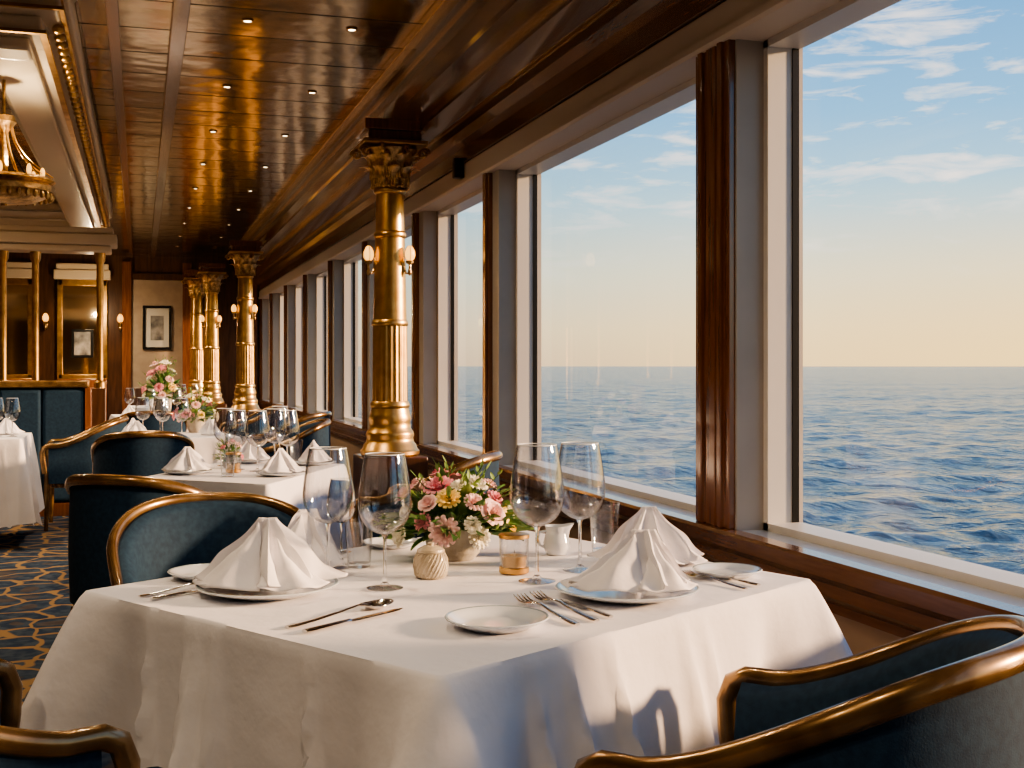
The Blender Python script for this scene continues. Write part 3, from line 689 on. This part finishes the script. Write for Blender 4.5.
def arrangement(loc,R,Hc,nf,seed,label,vase='stone',nl=170,fr=.03,sprigs=26,wide=0):
    rnd=random.Random(seed); A=thing('flower_arrangement',label,'flowers',loc,group='table flower arrangements')
    vh=Hc*.36; vr=R*.38
    MB().lathe([(0,0),(vr*.75,0),(vr*.95,vh*.2),(vr*1.05,vh*.55),(vr*1.0,vh*.9),(vr*1.05,vh),(vr*.97,vh),(vr*.9,vh*.85),(0,vh*.8)],36).obj('vase',vase,parent=A)
    b=MB(); c0=Vector((0,0,vh*.9))
    for i in range(nl):
        th=rnd.uniform(0,2*pi); el=math.asin(rnd.uniform(-.25,1)); d=Vector((cos(el)*cos(th),cos(el)*sin(th),sin(el)*.9+.05))
        r0=rnd.uniform(.25,.64); base=c0+Vector((d.x*R*r0,d.y*R*r0,d.z*(Hc-vh)*r0)); L_=R*rnd.uniform(.30,.54)
        leafadd(b,base,d+Vector((0,0,.15)),L_,L_*rnd.uniform(.12,.22),L_*rnd.uniform(0,.35),0 if rnd.random()<.6 else 1,rnd)
    for i in range(wide):
        th=rnd.uniform(0,2*pi); d=Vector((cos(th),sin(th),rnd.uniform(-.05,.45))); base=c0+Vector((d.x*R*.45,d.y*R*.45,.02))
        L_=R*rnd.uniform(.55,.72); leafadd(b,base,d,L_,L_*rnd.uniform(.08,.14),L_*rnd.uniform(.05,.3),0 if rnd.random()<.5 else 1,rnd)
    for i in range(sprigs):
        th=rnd.uniform(0,2*pi); el=rnd.uniform(.0,1.3); d=Vector((cos(th)*cos(el),sin(th)*cos(el),sin(el))); e=c0+Vector((d.x*R*1.08,d.y*R*1.08,d.z*(Hc-vh)*1.12))
        b.tube([c0,c0.lerp(e,.6)+Vector((0,0,.01)),e],.0011,5,0)
        for k in range(5):
            q=c0.lerp(e,.6+.1*k); leafadd(b,q,d+Vector((rnd.uniform(-.8,.8),rnd.uniform(-.8,.8),rnd.uniform(-.2,.6))),R*.14,R*.03,0,1,rnd)
    fo=b.obj('foliage',['leaf','leafl'],parent=A,sharp=80); fo['kind']='stuff'
    cols=['pink','ivory','blush','pink','apricot','ivory','blush','pink','ivory','blush']
    pts=[]; k=0; tries=0
    while len(pts)<nf and tries<6000:
        tries+=1
        th=rnd.uniform(0,2*pi); el=math.asin(rnd.uniform(-.05,1)); d=Vector((cos(el)*cos(th),cos(el)*sin(th),sin(el)))
        rs=rnd.uniform(.72,.88); p=c0+Vector((d.x*R*rs,d.y*R*rs,d.z*(Hc-vh)*(rs+.12)))
        rr=fr*rnd.uniform(.65,1.2)
        if all((p-q).length>(rr+r2)*.86 for q,r2 in pts):
            pts.append((p,rr)); kind=rnd.choice([0,1]); mt=cols[k%10]; k+=1
            o=bpy.data.objects.new('rose' if kind==0 else 'carnation',flower_mesh(kind,mt)); COL.objects.link(o); o.parent=A
            o.location=p; o.scale=(rr,)*3; o.rotation_euler=(d+Vector((0,0,.2))).to_track_quat('Z','Y').to_euler()
            o['label']={'pink':'rose pink bloom','blush':'pale blush bloom','ivory':'ivory white bloom','apricot':'apricot yellow bloom'}[mt]
    return A
arrangement(at(-.150,3.10,ZT),.185,.238,34,4,'low bowl of pink, ivory and yellow roses with foliage',nl=180,fr=.034,sprigs=30,wide=40)
arrangement((.40,9.30,ZT),.17,.32,14,5,'pink and white roses in a low bowl',nl=110,fr=.04)
arrangement((.22,12.65,ZT),.22,.58,18,6,'tall bouquet of ivory and apricot roses in a vase',nl=120,fr=.05)
arrangement(at(-1.38,5.85,ZT),.08,.14,8,8,'tiny posy of mixed roses in a small bowl',nl=50,fr=.02)

# ------------------------------------------------------------------ banquette, screen, chandelier, pictures
q=thing('banquette','navy upholstered banquette with wooden cap','sofa',(-1.45,10.75,0))
b=MB()
for i in range(6):
    x=-1.0+i*.335; b.box(x,x+.33,-.11,.02,.12,1.06)
b.obj('backrest','navy',parent=q,bevel=.03)
MB().box(-1.02,1.04,-.13,.12,1.07,1.13).obj('top_cap','cwood',parent=q,bevel=.012)
MB().box(-1.0,1.01,.02,.10,0,1.07).box(-1.0,1.01,-.10,.02,0,.11).box(1.01,1.06,-.12,.11,0,1.07).obj('frame','mahogv',parent=q,bevel=.004)
MB().box(-1.0,1.0,.11,.60,.30,.47).obj('seat','navy',parent=q,bevel=.03)
s=thing('gilded_screen','cream cornice carried on slim gold posts','screen',(-1.5,11.60,0))
MB().box(-1.4,1.2,-.08,.08,0,1.05).obj('panel','dwood',parent=s,bevel=.005)
b=MB(); b.box(-1.45,1.25,-.16,.16,2.28,2.34); b.box(-1.5,1.30,-.20,.20,2.34,2.44); b.box(-1.47,1.27,-.17,.17,2.44,2.50); b.obj('cornice','cream',parent=s,bevel=.015)
for x in (1.15,.60,.33,-.3,-1.2):
    MB().lathe([(.05,1.05),(.05,1.10),(.03,1.12),(.03,2.18),(.045,2.21),(.05,2.28)],20,T=Matrix.Translation((x,0,0))).obj('post','gold',parent=s)
chn=thing('chandelier','wide gilt ring chandelier with beaded strands','chandelier',at(-2.54,6.0,0))
def sr(pr,k): return [(r*k if r>.03 else r,z) for r,z in pr]
K=1.35
b=MB(); b.tube([(0,0,2.98),(0,0,2.5)],.008,8); b.lathe([(0,2.50),(.05,2.50),(.06,2.47),(.02,2.42),(.016,2.05)],20)
b.lathe(sr([(.15,2.12),(.175,2.12),(.18,2.145),(.165,2.16),(.18,2.175),(.172,2.19),(.15,2.19)],K),40); b.lathe(sr([(0,2.06),(.05,2.062),(.11,2.075),(.15,2.10),(.165,2.12),(.155,2.13),(.0,2.12)],K),40)
for i in range(32):
    a=2*pi*i/32; b.ell((.225*cos(a),.225*sin(a),2.10),(.012,.012,.02),nu=8,nv=6)
b.obj('frame','goldl',parent=chn)
b=MB()
for i in range(10):
    a=2*pi*i/10; pts=[((.04+.19*t**2.2)*cos(a),(.04+.19*t**2.2)*sin(a),2.47-.27*t) for t in [k/10 for k in range(11)]]
    b.tube(pts,.0035,5)
b.obj('bead_strands','gold',parent=chn)
for i in range(8):
    a=2*pi*i/8; MB().ell((.18*cos(a),.18*sin(a),2.220),(.012,.012,.030),nu=10,nv=6).obj('bulb','lampg',parent=chn)
pc=thing('framed_picture','black framed monochrome print with white mount','picture',(.26,YF-.04,1.86))
b=MB(); 
for (x0,x1,z0,z1) in ((-.22,.22,.31,.35),(-.22,.22,-.35,-.31),(-.22,-.18,-.31,.31),(.18,.22,-.31,.31)): b.box(x0,x1,-.04,0,z0,z1)
b.obj('frame','black',parent=pc,bevel=.004); MB().box(-.18,.18,-.012,0,-.31,.31).obj('mount','mat',parent=pc,smooth=False); MB().box(-.10,.10,-.016,-.011,-.20,.19).obj('print','print',parent=pc,smooth=False)
mc=thing('mirror_cabinet','mirrored display cabinet in a gilt frame','cabinet',(-.86,YF,0),group='gilt mirror cabinets')
MB().box(-.36,.36,-.28,0,0,1.05).obj('base','mahogv',parent=mc,bevel=.006)
MB().box(-.30,.30,-.06,0,1.05,2.55).obj('mirror','mirror',parent=mc,smooth=False)
b=MB()
for (x0,x1,z0,z1) in ((-.36,-.29,1.05,2.6),(.29,.36,1.05,2.6),(-.36,.36,2.5,2.6),(-.36,.36,1.05,1.12)): b.box(x0,x1,-.10,0,z0,z1)
b.obj('frame','gold',parent=mc,bevel=.01)
MB().box(-.42,.42,-.16,0,2.6,2.75).box(-.39,.39,-.13,0,2.75,2.85).obj('cornice','cream',parent=mc,bevel=.015)
mc2=dup(mc,(-1.95,YF,0))
sp2=thing('framed_picture','small print in a dark frame before the mirror','picture',(-.86,YF-.12,1.6)); MB().box(-.16,.16,-.02,.0,-.22,.22).obj('frame','black',parent=sp2,bevel=.004); MB().box(-.12,.12,-.024,-.019,-.18,.18).obj('print','print',parent=sp2,smooth=False)
dup(sc,(-.30,YF-.05,1.9),0,1.4); dup(sc,(-1.4,YF-.05,1.9),0,1.4)  # extra sconces added to brighten the far end
dl=thing('downlight','small recessed brass ceiling downlight','ceiling light',group='ceiling downlights')
MB().lathe([(.018,0),(.028,0),(.030,-.005),(.026,-.008),(.018,-.003)],24).obj('trim_ring','brass',parent=dl)
MB().lathe([(0,-.004),(.018,-.004),(.018,-.003),(0,-.003)],20).obj('lens','lens',parent=dl)
first=True
for y in (1.6,3.2,4.7,6.2,7.7,9.2,10.7,12.2,13.7,15.2,16.7,18.2):
    for x in (.52,1.05):
        if first: dl.location=(x,y,2.999); first=False
        else: dup(dl,(x,y,2.999))
for y in (2.5,4.2): dup(dl,(-.7,y,2.999))
sk=thing('spot_fitting','small dark spotlight fixed to the valance','spotlight',(1.83,7.0,2.44)); MB().box(-.03,.03,-.03,.03,-.06,.06).box(.02,.035,-.015,.015,-.02,.02).obj('housing','dark',parent=sk,bevel=.008)

# ------------------------------------------------------------------ lights
def light(kind,name,loc,energy,color,**kw):
    l=bpy.data.lights.new(name,kind); l.energy=energy; l.color=color
    for k,v in kw.items(): setattr(l,k,v)
    o=bpy.data.objects.new(name,l); COL.objects.link(o); o.location=loc; return o
s_=light('SUN','sun',(10,0,8),11,(1,.62,.33),angle=radians(5))
s_.rotation_euler=Vector((.93,-.25,.22)).to_track_quat('Z','Y').to_euler()
for x,y,e in ((.1,.4,75),(-1.2,.2,100),(.5,3.0,55),(-.9,3.2,95),(.4,6.4,110),(.3,9.5,160),(-1.5,8.3,190),(-1.2,6.0,100),(.3,13,210),(.3,16.8,260),(-.6,18.5,230),(-1.5,16,240),(-1.2,12.9,160),(-1.8,10.2,120)):
    o=light('SPOT','ceiling_fill',(x,y,2.93),e,(1,.76,.50),spot_size=radians(150),spot_blend=1,shadow_soft_size=.05)  # added warm fill near the ceiling, loosely standing for the downlights
# added upward fill to brighten the coffer; only the first sits in a chandelier
for x,y,z,e in ((-.62,6.48,2.26,45),(-1.8,9.6,2.30,70),(-1.8,12.2,2.55,35)):
    o=light('SPOT','coffer_fill',(x,y,z),e,(1,.74,.45),spot_size=radians(150),spot_blend=.6,shadow_soft_size=.03); o.rotation_euler=(pi,0,0)
light('POINT','far_end_fill',(-.7,18.9,2.1),30,(1,.72,.42),shadow_soft_size=.02)  # added fill brightening the far end; hangs free of the wall and any fitting

# ------------------------------------------------------------------ world
w=bpy.data.worlds.new('sky'); scene.world=w; w.use_nodes=True; nt=w.node_tree; N=nt.nodes; L=nt.links; N.clear()
out=N.new('ShaderNodeOutputWorld'); bg=N.new('ShaderNodeBackground'); L.new(bg.outputs[0],out.inputs[0])
tc=N.new('ShaderNodeTexCoord'); sx=N.new('ShaderNodeSeparateXYZ'); L.new(tc.outputs['Generated'],sx.inputs[0])
r=N.new('ShaderNodeValToRGB'); L.new(sx.outputs['Z'],r.inputs[0]); e=r.color_ramp.elements
e[0].position=0; e[0].color=(.68,.50,.34,1); e[1].position=1; e[1].color=(.05,.16,.42,1)
for p_,c_ in ((.03,(.80,.64,.42,1)),(.075,(.66,.69,.56,1)),(.13,(.38,.59,.68,1)),(.20,(.19,.43,.67,1)),(.30,(.10,.29,.57,1))):
    q=e.new(p_); q.color=c_
dt=N.new('ShaderNodeVectorMath'); dt.operation='DOT_PRODUCT'; L.new(tc.outputs['Generated'],dt.inputs[0]); dt.inputs[1].default_value=Vector((.95,.25,.06)).normalized()
mr=N.new('ShaderNodeMapRange'); L.new(dt.outputs['Value'],mr.inputs[0]); mr.inputs[1].default_value=.45; mr.inputs[2].default_value=.9; mr.inputs[3].default_value=0; mr.inputs[4].default_value=1
ez=N.new('ShaderNodeMapRange'); L.new(sx.outputs['Z'],ez.inputs[0]); ez.inputs[1].default_value=.01; ez.inputs[2].default_value=.15; ez.inputs[3].default_value=1; ez.inputs[4].default_value=0
m1=N.new('ShaderNodeMath'); m1.operation='MULTIPLY'; L.new(mr.outputs[0],m1.inputs[0]); L.new(ez.outputs[0],m1.inputs[1])
mxg=N.new('ShaderNodeMix'); mxg.data_type='RGBA'; L.new(m1.outputs[0],mxg.inputs[0]); L.new(r.outputs[0],mxg.inputs[6]); mxg.inputs[7].default_value=(1.15,.76,.26,1)
mp=N.new('ShaderNodeMapping'); mp.inputs['Scale'].default_value=(5.5,5.5,26); mp.inputs['Rotation'].default_value=(.16,.08,0); L.new(tc.outputs['Generated'],mp.inputs[0])
nz=N.new('ShaderNodeTexNoise'); nz.inputs['Scale'].default_value=2.3; nz.inputs['Detail'].default_value=9; nz.inputs['Roughness'].default_value=.6; nz.inputs['Distortion'].default_value=.4; L.new(mp.outputs[0],nz.inputs['Vector'])
cr_=N.new('ShaderNodeMapRange'); L.new(nz.outputs[0],cr_.inputs[0]); cr_.inputs[1].default_value=.51; cr_.inputs[2].default_value=.70; cr_.inputs[3].default_value=0; cr_.inputs[4].default_value=.9
cz=N.new('ShaderNodeMapRange'); L.new(sx.outputs['Z'],cz.inputs[0]); cz.inputs[1].default_value=.06; cz.inputs[2].default_value=.15
mm=N.new('ShaderNodeMath'); mm.operation='MULTIPLY'; L.new(cr_.outputs[0],mm.inputs[0]); L.new(cz.outputs[0],mm.inputs[1])
mxc=N.new('ShaderNodeMix'); mxc.data_type='RGBA'; L.new(mm.outputs[0],mxc.inputs[0]); L.new(mxg.outputs[2],mxc.inputs[6]); mxc.inputs[7].default_value=(1.0,.88,.78,1)
L.new(mxc.outputs[2],bg.inputs[0]); bg.inputs[1].default_value=1.8
try:
    scene.view_settings.look='AgX - Medium High Contrast'
except Exception as ex: print(ex)

# ------------------------------------------------------------------ camera
cam=bpy.data.cameras.new('camera'); co=bpy.data.objects.new('camera',cam); COL.objects.link(co); scene.camera=co
co.location=(0,0,1.25); co.rotation_euler=(radians(90),0,radians(-YAW)); cam.lens=42.19; cam.sensor_width=36; cam.shift_y=-18/1024; cam.clip_end=60000; cam.clip_start=.05
